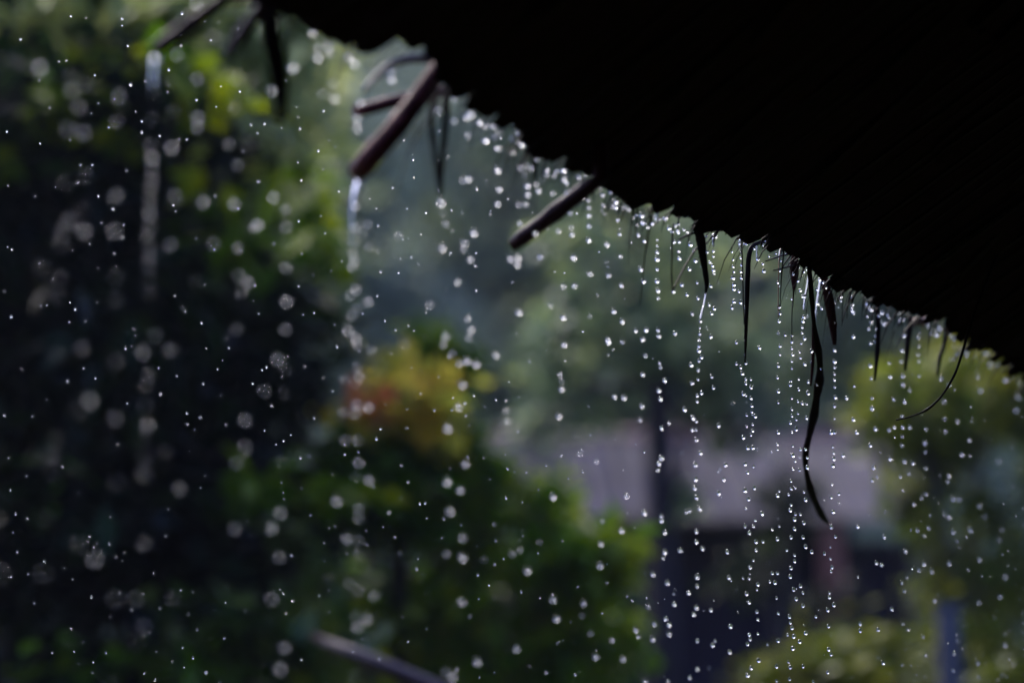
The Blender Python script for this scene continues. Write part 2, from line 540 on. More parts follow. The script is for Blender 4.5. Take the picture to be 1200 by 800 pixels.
for i in range(9):
    ss = S0 + 0.5 + i * 0.98
    pole("rafter", roof_back(ss, 0.02, -0.02), roof_back(ss, UR, -0.02), 0.02, 0.02, M['bamboo'], seed=i)
# posts, and unseen woven walls added to keep the roof's underside dark
def foot(p): return Vector((p.x, p.y, 0.0))
for (fn, ss) in ((roof, S0 + 0.1), (roof, S1 - 0.1), (roof_back, S0 + 0.1), (roof_back, S1 - 0.1)):
    p = fn(ss, 0.62, -0.14)
    pole("post", foot(p), p, 0.06, 0.05, M['bamboo'], n=12)
def panel(a, b, z0, z1, th=0.02):
    mb = MB()
    a, b = foot(a), foot(b)
    d = (b - a); L = d.length; d.normalize()
    nn = Vector((-d.y, d.x, 0))
    mb.box((a + b) / 2 - BASE + Vector((0, 0, (z0 + z1) / 2)), d * (L / 2), nn * th, Vector((0, 0, (z1 - z0) / 2)))
    return mb.build("wall_panel", M['wall_weave'], shelter)
panel(roof_back(S0 + 0.2, 0.60), roof_back(S1 - 0.2, 0.60), 0.02, EZ + 0.12)
def gable(ss):
    a, b, c = roof(ss, 0.55), roof_back(ss, 0.55), roof(ss, UR)
    th = EDIR * 0.02
    P = [foot(a) + Vector((0, 0, .02)), foot(b) + Vector((0, 0, .02)), b + Vector((0, 0, -.05)), c + Vector((0, 0, -.12)), a + Vector((0, 0, -.05))]
    vs = [p - BASE + th for p in P] + [p - BASE - th for p in P]
    fs = [(0, 1, 2, 3, 4), (9, 8, 7, 6, 5)] + [(i, (i + 1) % 5 + 0, (i + 1) % 5 + 5, i + 5)[::-1] for i in range(5)]
    link_mesh("wall_panel", mesh_from("wall_panel", vs, fs), M['wall_weave'], shelter)  # unseen end wall, added to cut daylight under the thatch
gable(S0 + 0.25)
gable(S1 - 0.25)
fl = MB()
c = (roof(S0, 0.3) + roof(S1, 0.3) + roof_back(S0, 0.3) + roof_back(S1, 0.3)) / 4
fl.box(Vector((c.x, c.y, -0.04)), EDIR * ((S1 - S0) / 2), NOUT * (HALF - 0.2), Vector((0, 0, 0.05)))
tag(fl.build("floor", M['earth_floor']), kind="structure")

# ------------------------------------------------------------------ sticks and dead leaves caught in the eave
def eave_pt(px, py, out=0.03):
    return on_plane(px, py, E0 + NOUT * out, NOUT)

def strip(name, label, cat, path, mat, out=0.03, ratio=0.16, round_=False, out_end=None, group=None, taper_ends=True, n=8):
    """leaf strip or stick: path = (px, py, width px); rounded closed solid, measured on the upright plane through the eave"""
    pts, rad = [], []
    N = len(path)
    for i, (x, y, w) in enumerate(path):
        oo = out if out_end is None else out + (out_end - out) * i / (N - 1)
        p = eave_pt(x, y, oo)
        pts.append(p); rad.append(max(0.0006, w * 0.5 * px_size(depth_of(p))))
    # smooth the path
    P, Rr = [], []
    sub = 4
    for i in range(N - 1):
        p0, p1, p2, p3 = pts[max(i - 1, 0)], pts[i], pts[i + 1], pts[min(i + 2, N - 1)]
        for k in range(sub):
            t = k / sub
            q = 0.5 * ((2 * p1) + (p2 - p0) * t + (2 * p0 - 5 * p1 + 4 * p2 - p3) * t * t + (3 * p1 - p0 - 3 * p2 + p3) * t ** 3)
            P.append(q); Rr.append(rad[i] + (rad[i + 1] - rad[i]) * t)
    P.append(pts[-1]); Rr.append(rad[-1])
    mb = MB()
    org = P[0].copy()
    view = (CAM - org).normalized() + EDIR * 0.25
    mb.tube([p - org for p in P], Rr, n, flat=None if round_ else (view, ratio), lump=0.10, seed=len(path))
    o = mb.build(name, mat, None, True)
    o.location = org
    tag(o, label, cat, group)
    return o

strip("broken_stick", "thick pinkish broken stick jutting down from the eave, water pouring off its end", "stick",
      [(524, 70, 24), (500, 102, 25), (470, 142, 26), (445, 172, 27), (428, 192, 28), (421, 200, 24)], M['stick'], out=0.0, out_end=0.09, round_=True, n=14)
strip("cross_stick", "thinner pinkish stick lying crosswise behind the thick broken stick", "stick",
      [(545, 103, 13), (515, 108, 13), (480, 115, 15), (450, 122, 16), (418, 131, 15)], M['stick'], out=0.06, out_end=0.10, round_=True, n=12)
strip("short_stick", "short blurred dark stick poking from the eave right of the leftmost rafter tip", "stick",
      [(310, 4, 15), (298, 20, 16), (283, 42, 16), (268, 64, 14)], M['rafter'], out=0.0, out_end=0.06, round_=True, n=10)
strip("leaf_strip", "arched pale grey leaf strip above the crosswise stick", "dead leaf",
      [(512, 72, 10), (485, 69, 11), (460, 75, 10), (440, 91, 8), (427, 108, 7)], M['grey_leaf'], out=0.05, ratio=0.3)
strip("leaf_strip", "broad dark leaf strip hanging blurred under the eave's upper left corner", "dead leaf",
      [(314, 10, 22), (319, 45, 24), (325, 78, 22), (329, 112, 17), (328, 142, 10)], M['dry_leaf'], out=0.02)
strip("leaf_strip", "left half of the forked dark leaf hanging beside the thick stick", "dead leaf",
      [(520, 104, 5), (508, 122, 7), (506, 150, 7), (511, 190, 6), (516, 226, 4)], M['red_leaf'], out=0.025)
strip("leaf_strip", "right half of the forked dark leaf, hanging with a drop at its tip", "dead leaf",
      [(523, 100, 8), (523, 125, 9), (521, 160, 8), (518, 195, 6), (516, 230, 4)], M['dry_leaf'], out=0.035)
strip("leaf_strip", "tiny dark leaf shred hanging left of the purplish rafter tip", "dead leaf",
      [(624, 178, 5), (626, 195, 5), (626, 210, 3)], M['dry_leaf'])
strip("leaf_stalk", "upright dead stalk, left arm of the small V left of the torn dark blade", "dead leaf",
      [(789, 262, 2), (788, 285, 2.2), (787, 315, 2.2), (788, 340, 2)], M['dry_leaf'], round_=True, n=6)
strip("leaf_stalk", "slanting dead stalk, right arm of the small V left of the torn dark blade", "dead leaf",
      [(817, 290, 2.6), (808, 303, 2.6), (798, 321, 2.4), (789, 339, 2.2)], M['dry_leaf'], out=0.034, round_=True, n=6)
strip("leaf_stalk", "short level dead stalk bridging to the torn dark blade", "dead leaf",
      [(816, 272, 3), (805, 276, 3), (795, 281, 2)], M['dry_leaf'], round_=True, n=6)
strip("leaf_strip", "torn dark blade hanging under the eave, a bright water thread on its tip", "dead leaf",
      [(814, 262, 7), (821, 280, 12), (823, 296, 10), (826, 315, 7), (828, 332, 6), (827, 344, 2)], M['dry_leaf'])
strip("leaf_strip", "long narrow dark blade hanging straight from an arched stem at the eave", "dead leaf",
      [(896, 282, 3), (884, 287, 5), (878, 298, 6), (876, 330, 6), (875, 365, 5), (874, 395, 4), (873, 425, 1.5)], M['dry_leaf'])
strip("leaf_stalk", "hair thin dark stalk just left of the long narrow blade", "dead leaf",
      [(869, 278, 1.6), (870, 310, 1.6), (871, 345, 1.6), (872, 380, 1.2)], M['dry_leaf'], round_=True, n=5)
strip("twig", "short level twig directly under the eave beside the arched stem", "twig",
      [(912, 280, 2), (900, 283, 2), (887, 287, 1.6)], M['dry_leaf'], round_=True, n=6)
strip("twig", "upper of two short twigs crossing the brown fibre", "twig",
      [(930, 296, 2.6), (915, 300, 2.4), (897, 306, 1.4)], M['dry_leaf'], round_=True, n=6)
strip("twig", "lower of two short twigs crossing the brown fibre", "twig",
      [(930, 311, 2.4), (918, 314, 2.2), (906, 317, 1.2)], M['dry_leaf'], round_=True, n=6)
strip("leaf_fibre", "hair thin orange brown fibre hanging with drops strung along it", "fibre",
      [(916, 285, 1.6), (913, 305, 1.5), (912, 340, 1.5), (912, 372, 1.2)], M['fibre'], round_=True, n=5)
strip("leaf_strip", "small pointed red brown leaf hanging beside the brown fibre", "dead leaf",
      [(932, 292, 6), (931, 310, 11), (931, 323, 10), (930, 342, 2), (929, 360, 1)], M['red_leaf'])
strip("leaf_stalk", "hair thin stalk trailing below the small pointed leaf", "dead leaf",
      [(929, 350, 1.3), (928, 372, 1.3), (928, 398, 1)], M['dry_leaf'], round_=True, n=5)
strip("leaf_strip", "longest dark leaf strand, curling far down to a hooked end", "dead leaf",
      [(948, 310, 5), (951, 345, 6), (954, 380, 4.5), (959, 410, 9), (961, 430, 7), (960, 448, 12), (957, 466, 8), (954, 486, 11), (948, 512, 7), (944, 532, 8), (945, 552, 5.5), (950, 572, 9), (956, 588, 7.5), (963, 602, 9), (971, 613, 3)],
      M['dry_leaf'], out=-0.01, out_end=0.20)
strip("leaf_strip", "narrow red brown shred lying against the longest dark strand", "dead leaf",
      [(953, 375, 3), (953, 400, 4), (952, 430, 4), (950, 452, 2)], M['red_leaf'], out=0.045)
strip("leaf_strip", "stiff pointed dark leaf with reddish top right of the longest strand", "dead leaf",
      [(964, 318, 7), (968, 336, 10), (972, 355, 12), (976, 380, 10), (978, 404, 4)], M['red_leaf'])
strip("leaf_strip", "slim dark leaf strip hanging among drops, first right of the stiff pointed leaf", "dead leaf",
      [(1028, 358, 5), (1029, 385, 6), (1028, 412, 6), (1025, 446, 2)], M['dry_leaf'])
strip("leaf_strip", "slim dark leaf strip hanging just below the small brown curled leaf", "dead leaf",
      [(1067, 370, 6), (1065, 390, 7), (1063, 410, 6), (1061, 434, 3)], M['dry_leaf'])
strip("curled_leaf", "small curled brown leaf lodged against the thatch edge", "dead leaf",
      [(1066, 382, 5), (1074, 376, 10), (1082, 377, 10), (1088, 372, 4)], M['brown_leaf'], ratio=0.4)
strip("leaf_strip", "thin curved dark shred just left of the curved black twig", "dead leaf",
      [(1110, 385, 4), (1107, 402, 5), (1101, 420, 5), (1098, 440, 2)], M['dry_leaf'])
def curved_twig():
    """springs from the thatch a little inside the edge, so it is nearer and sharper than the eave behind it"""
    path = [(1168, 300), (1150, 345), (1136, 385), (1127, 415), (1119, 438), (1107, 459), (1096, 472), (1086, 480), (1078, 484), (1064, 489), (1050, 492)]
    wid = [3.4, 3.4, 3.4, 3.2, 3, 2.8, 2.6, 3.8, 2, 1.9, 2.2]
    first = on_plane(1168, 300, E0, RN)
    d0 = depth_of(first)
    pts, rad = [], []
    for i, (x, y) in enumerate(path):
        d = d0 + (3.6 - d0) * min(1.0, i / 4)
        pts.append(at(x, y, d)); rad.append(wid[i] * 0.5 * px_size(d))
    P, Rr = [], []
    for i in range(len(pts) - 1):
        a, b, c, e = pts[max(i - 1, 0)], pts[i], pts[i + 1], pts[min(i + 2, len(pts) - 1)]
        for k in range(4):
            t = k / 4
            P.append(0.5 * ((2 * b) + (c - a) * t + (2 * a - 5 * b + 4 * c - e) * t * t + (3 * b - a - 3 * c + e) * t ** 3))
            Rr.append(rad[i] + (rad[i + 1] - rad[i]) * t)
    P.append(pts[-1]); Rr.append(rad[-1])
    mb = MB()
    mb.tube([p - first for p in P], Rr, 7, lump=0.15, seed=2)
    o = mb.build("twig", M['dry_leaf'], None, True)
    o.location = first
    tag(o, "long curved black twig bending down and left from the eave near its low end", "twig")
curved_twig()

# ------------------------------------------------------------------ foliage
def leaves_mesh(name, pos, length, width, updir=0.65, droop=0.35, r=None):
    """many small folded leaves about the given points (4 triangles each)"""
    r = r or rng
    n = len(pos)
    d = r.normal(size=(n, 3)); d[:, 2] = d[:, 2] * 0.5 - droop
    d /= np.linalg.norm(d, axis=1)[:, None]
    up = r.normal(size=(n, 3)) * (1 - updir) + np.array([0, 0, updir * 1.6])
    side = np.cross(d, up); side /= (np.linalg.norm(side, axis=1)[:, None] + 1e-9)
    nr = np.cross(side, d)
    L = (length * (0.65 + 0.7 * r.random(n)))[:, None]
    W = (width * (0.65 + 0.7 * r.random(n)))[:, None]
    b = pos
    l = pos + d * L * 0.42 - side * W * 0.5
    rr = pos + d * L * 0.42 + side * W * 0.5
    m = pos + d * L * 0.5 - nr * W * 0.14
    t = pos + d * L - nr * L * 0.12
    V = np.stack([b, l, rr, m, t], axis=1).reshape(-1, 3)
    base = (np.arange(n) * 5)[:, None]
    T = np.concatenate([base + np.array([[0, 2, 3]]), base + np.array([[0, 3, 1]]), base + np.array([[3, 2, 4]]), base + np.array([[3, 4, 1]])], axis=1).reshape(-1, 3)
    return mesh_np(name, V, T)

def crown_points(blobs, n, clump=0.22, shell=0.55, per=28, r=None):
    """points in uneven clumps through ellipsoids (centre, radii, weight)"""
    r = r or rng
    w = np.array([b[2] for b in blobs], dtype=float); w /= w.sum()
    out = []
    for (c, rad, _), wi in zip(blobs, w):
        k = int(n * wi)
        nc = max(4, k // per)
        cc = r.normal(size=(nc, 3)); cc /= np.linalg.norm(cc, axis=1)[:, None]
        cc *= (shell + (1 - shell) * r.random(nc))[:, None] ** 0.8
        sz = clump * (0.5 + r.random(nc))
        idx = r.integers(0, nc, k)
        p = cc[idx] + r.normal(size=(k, 3)) * (sz[idx])[:, None] * np.array([1, 1, 0.7])
        out.append(np.array(c) + p * np.array(rad))
    return np.concatenate(out)

def blob(px, py, d, rx, ry, rz_depth=None, w=1.0):
    c = at(px, py, d)
    q = px_size(d)
    return (tuple(c), (rx * q, (rz_depth if rz_depth else (rx + ry) / 2 * q), ry * q), w)

def tree(name, label, cat, foot_xy, blobs, n, leaf, mat, trunk_r=0.08, seed=0, group=None, trunk_mat=None, crown_name="crown", limbs=True, fork_at=None,
         clump=0.22, shell=0.55, per=28, updir=0.65, droop=0.35, stem_name="trunk"):
    r = np.random.default_rng(seed)
    o = empty(name, (foot_xy[0], foot_xy[1], 0))
    tag(o, label, cat, group)
    B = np.array([foot_xy[0], foot_xy[1], 0.0])
    pts = crown_points(blobs, n, clump, shell, per, r) - B
    if cat == "shrub":                          # shrubs are leafy to the ground
        zl = max(0.4, min(b[0][2] - 0.5 * b[1][2] for b in blobs))
        ms = np.mean([b[0] for b in blobs], axis=0) - B
        rx = max(0.35, 0.8 * np.mean([b[1][0] for b in blobs]))
        low_p = crown_points([((ms[0] * .7, ms[1] * .7, zl * .55), (rx, rx, zl * .5), 1.0)], int(n * 0.45), 0.25, 0.4, per, r)
        pts = np.concatenate([pts, low_p])
    pts = pts[pts[:, 2] > 0.05]
    me = leaves_mesh(crown_name, pts, leaf[0], leaf[1], updir, droop, r)
    link_mesh(crown_name, me, mat, o)
    mb = MB()
    cs = [np.array(b[0]) - B for b in blobs]
    mean = sum(cs) / len(cs)
    low = min(b[0][2] - b[1][2] for b in blobs)
    fork = Vector((mean[0] * 0.5, mean[1] * 0.5, max(0.15, min(low + 0.1, mean[2] * 0.7))))
    if fork_at is not None: fork = Vector(fork_at) - Vector(B)
    pts_t = [Vector((0, 0, -0.05)), Vector((0.02, 0, fork.z * 0.4)) + fork * 0.1, fork]
    mb.tube(pts_t, [trunk_r * 1.25, trunk_r, trunk_r * 0.75], 10, lump=0.15, seed=seed)
    rr = random.Random(seed)
    if limbs:
        for c, b in zip(cs, blobs):
            e = Vector(c)
            mid = fork.lerp(e, 0.5) + Vector(((rr.random() - .5) * .2, (rr.random() - .5) * .2, 0.1))
            mb.tube([fork, mid, e], [trunk_r * 0.55, trunk_r * 0.38, trunk_r * 0.2], 7, seed=seed)
            for k in range(5):
                q = Vector((rr.uniform(-1, 1) * b[1][0], rr.uniform(-1, 1) * b[1][1], rr.uniform(-.6, 1) * b[1][2])) * 0.75
                mb.tube([mid.lerp(e, 0.3 + 0.12 * k), e + q * 0.5, e + q], [trunk_r * 0.2, trunk_r * 0.13, trunk_r * 0.05], 5, seed=k)
    mb.build(stem_name, trunk_mat or M['trunk'], o, True)
    return o

def xy(px, d):
    p = at(px, 1069, d)
    return (p.x, p.y)

# dark tree at the left, seven metres off
D = 7.2
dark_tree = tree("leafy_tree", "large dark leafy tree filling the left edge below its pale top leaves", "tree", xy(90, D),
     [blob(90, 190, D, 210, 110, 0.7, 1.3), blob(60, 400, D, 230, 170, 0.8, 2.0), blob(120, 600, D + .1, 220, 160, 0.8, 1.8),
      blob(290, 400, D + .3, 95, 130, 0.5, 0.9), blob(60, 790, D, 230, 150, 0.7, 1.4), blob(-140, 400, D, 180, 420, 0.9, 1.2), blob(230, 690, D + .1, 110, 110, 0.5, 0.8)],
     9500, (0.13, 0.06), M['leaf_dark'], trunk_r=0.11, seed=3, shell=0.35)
D = 8.6
tree("leafy_tree", "light yellow green tree just behind the top of the dark left tree", "tree", xy(230, D + 1),
     [blob(60, 10, D, 190, 90, 0.5, 1.0), blob(70, -8, 7.3, 190, 50, 0.4, 0.5), blob(300, 50, 8.2, 55, 70, .3, .4), blob(275, 75, D + .6, 110, 90, 0.5, 0.9), blob(180, -120, D + .6, 300, 110, 0.8, 1.2)],
     4000, (0.15, 0.07), M['far_light'], trunk_r=0.09, seed=5)

r_ = np.random.default_rng(77)  # lit leaves of the dark tree, their light put into a brighter green
p = crown_points([blob(300, 288, 6.8, 42, 20, .12, 1.0), blob(385, 290, 7.0, 20, 14, .1, .4), blob(283, 560, 6.8, 36, 26, .15, 1.0), blob(405, 572, 7.0, 34, 22, .12, .8),
                  blob(225, 95, 6.7, 44, 30, .15, .9), blob(60, 105, 6.7, 50, 22, .15, .8), blob(370, 240, 7.1, 24, 40, .12, .5), blob(330, 200, 7.0, 26, 26, .12, .5), blob(120, 60, 6.7, 70, 24, .15, .8), blob(30, 170, 6.7, 50, 24, .15, .5), blob(150, 150, 6.7, 34, 20, .15, .4), blob(235, 225, 6.8, 34, 22, .15, .4), blob(110, 765, 6.6, 70, 26, .15, .7), blob(215, 775, 6.6, 60, 24, .15, .6), blob(60, 545, 6.7, 40, 20, .15, .25)], 300, 0.34, 0.25, 7, r_) - np.array(dark_tree.location)
link_mesh("lit_leaves", leaves_mesh("lit_leaves", p, 0.12, 0.06, r=r_), M['leaf_mid'], dark_tree)

# flowering shrub in the centre
D = 8.0
fs_ = tree("flowering_shrub", "yellow green shrub with golden top leaves and one salmon flower head", "shrub", xy(490, D),
     [blob(470, 575, D, 120, 70, 0.4, 1.2), blob(345, 590, D + .1, 90, 45, 0.35, 0.6), blob(590, 620, D + .1, 90, 70, 0.35, 0.8), blob(480, 700, D + .3, 200, 110, 0.4, 0.9), blob(555, 535, D, 38, 40, .2, .3), blob(300, 545, D, 55, 25, .2, .25), blob(430, 520, D, 45, 40, .2, .35), blob(510, 490, D - .1, 60, 60, .25, .6), blob(480, 425, D, 50, 34, .2, .35)],
     4200, (0.105, 0.05), M['leaf_mid'], trunk_r=0.035, seed=8, per=40, clump=0.2)
B = np.array(fs_.location)
p = crown_points([blob(494, 466, D - .3, 46, 34, 0.16, 1.0), blob(445, 490, D - .3, 48, 20, 0.14, 0.35), blob(480, 430, D - .15, 40, 24, 0.14, .25), blob(515, 508, D - .2, 26, 28, .14, .2)], 270, 0.36, 0.2, 7) - B
link_mesh("golden_leaves", leaves_mesh("golden_leaves", p, 0.09, 0.05, updir=0.18), M['leaf_gold'], fs_)
def flower_head(px, py, r_px, mat, d, name, n=60):
    c = np.array(at(px, py, d)) - B
    rad = r_px * px_size(d)
    q = rng.normal(size=(n, 3)); q /= np.linalg.norm(q, axis=1)[:, None]
    q = c + q * rad * (0.5 + 0.5 * rng.random(n))[:, None] * np.array([1.15, 1, 1.0])
    link_mesh(name, leaves_mesh(name, q, 0.055, 0.045, updir=0.12, droop=-0.2), mat, fs_)
flower_head(420, 469, 27, M['petal'], D - .4, "flower", 30)
flower_head(449, 474, 20, M['petal'], D - .4, "flower", 22)
flower_head(497, 500, 24, M['petal_y'], D - .4, "flower", 20)
flower_head(508, 458, 26, M['petal_y'], D - .4, "flower", 20)

D = 7.7
tree("green_shrub", "rounded green shrub in front of the far house, right of the flowering shrub", "shrub", xy(670, D),
     [blob(662, 655, D, 76, 58, 0.35, 0.8), blob(590, 750, D + .2, 130, 90, 0.4, 0.9), blob(690, 765, D + .2, 65, 60, 0.3, 0.5), blob(636, 606, D, 36, 28, .2, .25), blob(712, 645, D, 30, 30, .2, .2)],
     2500, (0.10, 0.05), M['leaf_mid'], trunk_r=0.03, seed=21, per=40)
D = 6.9
tree("pale_shrub", "small shrub with pale glossy wet leaves at the lower left", "shrub", xy(270, D),
     [blob(250, 745, D, 85, 50, 0.25, 1.0), blob(345, 760, D, 75, 70, 0.25, 1.0), blob(360, 650, D + .1, 45, 45, 0.15, 0.5), blob(170, 790, D, 70, 40, 0.2, 0.6)],
     640, (0.10, 0.05), M['leaf_pale'], trunk_r=0.02, seed=33, shell=0.3, clump=0.3, per=14, stem_name="stem")
# leaning branch
def branch():
    d = 5.6
    P = [at(366, 744, d + .2), at(384, 753, d), at(420, 768, d - .05), at(460, 785, d - .05), at(520, 812, d), at(640, 862, d + .1), at(760, 930, d + .2)]
    org = P[0].copy()
    P.append(Vector((P[-1].x + .1, P[-1].y, 0.0)))
    mb = MB()
    mb.tube([p - org for p in P], [0.008, 0.014, 0.017, 0.018, 0.022, 0.024, 0.027, 0.03], 10, lump=0.14, seed=4)
    o = mb.build("leaning_branch", M['branch'], None, True)
    o.location = org
    tag(o, "bare pinkish brown branch leaning out of the ground below the shrubs", "branch")
branch()

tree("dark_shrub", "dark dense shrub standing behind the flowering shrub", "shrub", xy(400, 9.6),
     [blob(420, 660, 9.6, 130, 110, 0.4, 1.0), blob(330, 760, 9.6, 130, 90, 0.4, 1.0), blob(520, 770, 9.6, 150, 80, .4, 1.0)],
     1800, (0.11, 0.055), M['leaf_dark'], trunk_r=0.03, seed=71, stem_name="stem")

# right hand side
D = 9.0
tree("olive_tree", "yellow green bushy tree at the right edge, half hiding the house roof", "tree", xy(1165, D),
     [blob(1075, 480, D, 62, 55, 0.3, 0.8), blob(1165, 440, D + .4, 80, 60, 0.3, 0.8), blob(1082, 575, D + .2, 42, 65, 0.25, 0.5), blob(1155, 680, D + .1, 75, 110, 0.3, 1.1),
      blob(1240, 570, D, 70, 200, 0.4, 1.0)],
     2700, (0.10, 0.05), M['leaf_yellow'], trunk_r=0.05, seed=41, per=36)
D = 8.2
tree("low_shrub", "low olive shrub along the bottom right corner around the white post", "shrub", xy(1080, D),
     [blob(1010, 790, D + .3, 110, 55, 0.3, 1.0), blob(1160, 780, D + .3, 90, 70, 0.3, 1.0), blob(1090, 840, D, 190, 60, 0.4, 1.0)],
     3000, (0.09, 0.045), M['leaf_olive'], trunk_r=0.02, seed=52, stem_name="stem")
def white_post():
    d = 7.4
    top = at(1110, 712, d)
    mb = MB()
    mb.box(Vector((0, 0, top.z / 2)), (0.032, 0, 0), (0, 0.032, 0), (0, 0, top.z / 2))
    o = empty("garden_post", (top.x, top.y, 0))
    tag(o, "short pale painted post standing in the low shrub", "post")
    mb.build("post_shaft", M['white_post'], o)
    cp = MB(); cp.box(Vector((0, 0, top.z + 0.008)), (0.038, 0, 0), (0, 0.038, 0), (0, 0, 0.007))
    cp.build("post_cap", M['white_post'], o)
white_post()

# slim tree in front of the house
D = 11.0
tree("slim_tree", "slim dark trunked tree standing in front of the far house roof", "tree", xy(775, D),
     [blob(720, 400, D, 110, 75, 0.5, 1.0), blob(835, 430, D + .3, 85, 60, 0.4, 0.8), blob(770, 280, D + .2, 130, 90, 0.5, 0.8), blob(640, 500, D + .3, 75, 24, 0.3, 0.22), blob(865, 500, D + .3, 75, 20, 0.3, 0.18), blob(800, 565, D + .1, 24, 45, .15, .12)],
     1900, (0.11, 0.055), M['far_green'], trunk_r=0.082, seed=61, shell=0.4, fork_at=at(772, 450, D), trunk_mat=M['dark_bark'])
D = 11.6
tree("dark_shrub", "dark shrub rising against the lower edge of the house roof", "shrub", xy(905, D),
     [blob(925, 590, D, 40, 40, 0.2, 1.3), blob(895, 660, D, 50, 50, 0.2, 1.0), blob(985, 730, D, 60, 42, 0.2, 1.0)],
     1100, (0.07, 0.035), M['leaf_dark'], trunk_r=0.03, seed=63, stem_name="stem")

# far house with a wet metal roof
def house():
    d = 12.6
    eave_l, eave_r = at(500, 610, d), at(1105, 610, d)
    z_e = eave_l.z
    X0, X1 = eave_l.x, eave_r.x
    Y = eave_l.y
    run, pit = 2.4, R_(20.5)
    z_r = z_e + run * math.tan(pit)
    h = empty("house", ((X0 + X1) / 2, Y + run, 0))
    tag(h, "low house with lavender grey metal roof behind the shrubs", "house")
    O = Vector(h.location)
    n_sheet = 5
    wS = (X1 - X0) / n_sheet
    # corrugated sheet, shared by all
    def sheet_mesh(name, depth, rise):
        nx = 24
        vs, fs = [], []
        for j, t in enumerate((0.0, 1.0)):
            for i in range(nx + 1):
                x = (wS + 0.05) * i / nx - (wS + 0.05) / 2
                zz = 0.014 * math.cos(i * math.pi / 2)
                for th in (0.0, 0.004):
                    vs.append((x, depth * t, rise * t + zz + th))
        row = (nx + 1) * 2
        for i in range(nx):
            a = i * 2
            fs += [(a + 1, a + 3, row + a + 3, row + a + 1), (a, row + a, row + a + 2, a + 2), (a, a + 2, a + 3, a + 1), (row + a, row + a + 1, row + a + 3, row + a + 2)]
        fs += [(0, 1, row + 1, row), (nx * 2, row + nx * 2, row + nx * 2 + 1, nx * 2 + 1)]
        return mesh_from(name, vs, fs, False)
    f_me = sheet_mesh("roof_sheet", run, run * math.tan(pit))
    f_me.materials.append(M['roof_metal'])
    for i in range(n_sheet):
        o = link_mesh("roof_sheet", f_me, None, h)
        o.location = Vector((X0 + wS * (i + .5), Y, z_e + 0.006 * (i % 2))) - O
        b = link_mesh("roof_sheet", f_me, None, h)
        b.location = Vector((X0 + wS * (i + .5), Y + 2 * run, z_e + 0.006 * (i % 2))) - O
        b.rotation_euler = (0, 0, math.pi)
    rc = MB()
    rc.tube([Vector((X0 - .03, Y + run, z_r + .0)) - O, Vector((X1 + .03, Y + run, z_r + .0)) - O], [0.055, 0.055], 10)
    rc.build("ridge_cap", M['rust'], h, True)
    # plank walls
    pl = MB(); pl.box((0, 0, 0), (0.068, 0, 0), (0, 0.012, 0), (0, 0, z_e / 2 - 0.01))
    pme = pl.mesh("plank"); pme.materials.append(M['plank'])
    k = int((X1 - X0 - 0.55) / 0.142)
    for i in range(k):
        x = X0 + 0.47 + i * 0.142
        if 5 <= i <= 10: continue
        o = link_mesh("plank", pme, None, h)
        o.location = Vector((x, Y + 0.62 + 0.004 * (i % 3), z_e / 2)) - O
    # window where planks are left out
    wx = X0 + 0.47 + 7.5 * 0.142
    wz0, wz1 = 1.15, 2.05
    pb = MB(); pb.box(Vector((wx, Y + .62, wz0 / 2)) - O, (0.43, 0, 0), (0, .015, 0), (0, 0, wz0 / 2 - .01)); pb.build("wall_panel", M['plank'], h)
    pb = MB(); pb.box(Vector((wx, Y + .62, (wz1 + z_e) / 2)) - O, (0.43, 0, 0), (0, .015, 0), (0, 0, (z_e - wz1) / 2)); pb.build("wall_panel", M['plank'], h)
    fr = MB()
    for sx in (-1, 1): fr.box(Vector((wx + sx * .40, Y + .615, (wz0 + wz1) / 2)) - O, (.03, 0, 0), (0, .03, 0), (0, 0, (wz1 - wz0) / 2 - .002))
    for zz in (wz0 + .03, wz1 - .03): fr.box(Vector((wx, Y + .615, zz)) - O, (.37, 0, 0), (0, .026, 0), (0, 0, .026))
    w = fr.build("window", M['plank'], h)
    pn = MB(); pn.box(Vector((wx, Y + .63, (wz0 + wz1) / 2)) - O, (.37, 0, 0), (0, .004, 0), (0, 0, (wz1 - wz0) / 2 - .056)); pn.build("pane", M['pane'], w)
    # side and back walls
    sw = MB()
    for xx in (X0 + 0.40, X1 - 0.10):
        sw.box(Vector((xx, Y + run, z_e / 2)) - O, (.02, 0, 0), (0, run - .64, 0), (0, 0, z_e / 2 - .01))
    sw.box(Vector(((X0 + X1) / 2, Y + 2 * run - .62, z_e / 2)) - O, ((X1 - X0) / 2 - .42, 0, 0), (0, .02, 0), (0, 0, z_e / 2 - .012))
    sw.build("wall", M['plank'], h)
    # veranda posts: one painted terracotta shows under the eave
    px_post = at(976, 640, d).x
    for i, x in enumerate((X0 + 0.15, px_post)):
        po = MB(); po.box(Vector((x, Y + .10, z_e / 2)) - O, (.055, 0, 0), (0, .055, 0), (0, 0, z_e / 2 - .02))
        q = po.build("veranda_post", M['red_post'] if i == 1 else M['plank'], h)
        if i == 1: q["label"] = "red brown veranda post under the roof edge"
house()

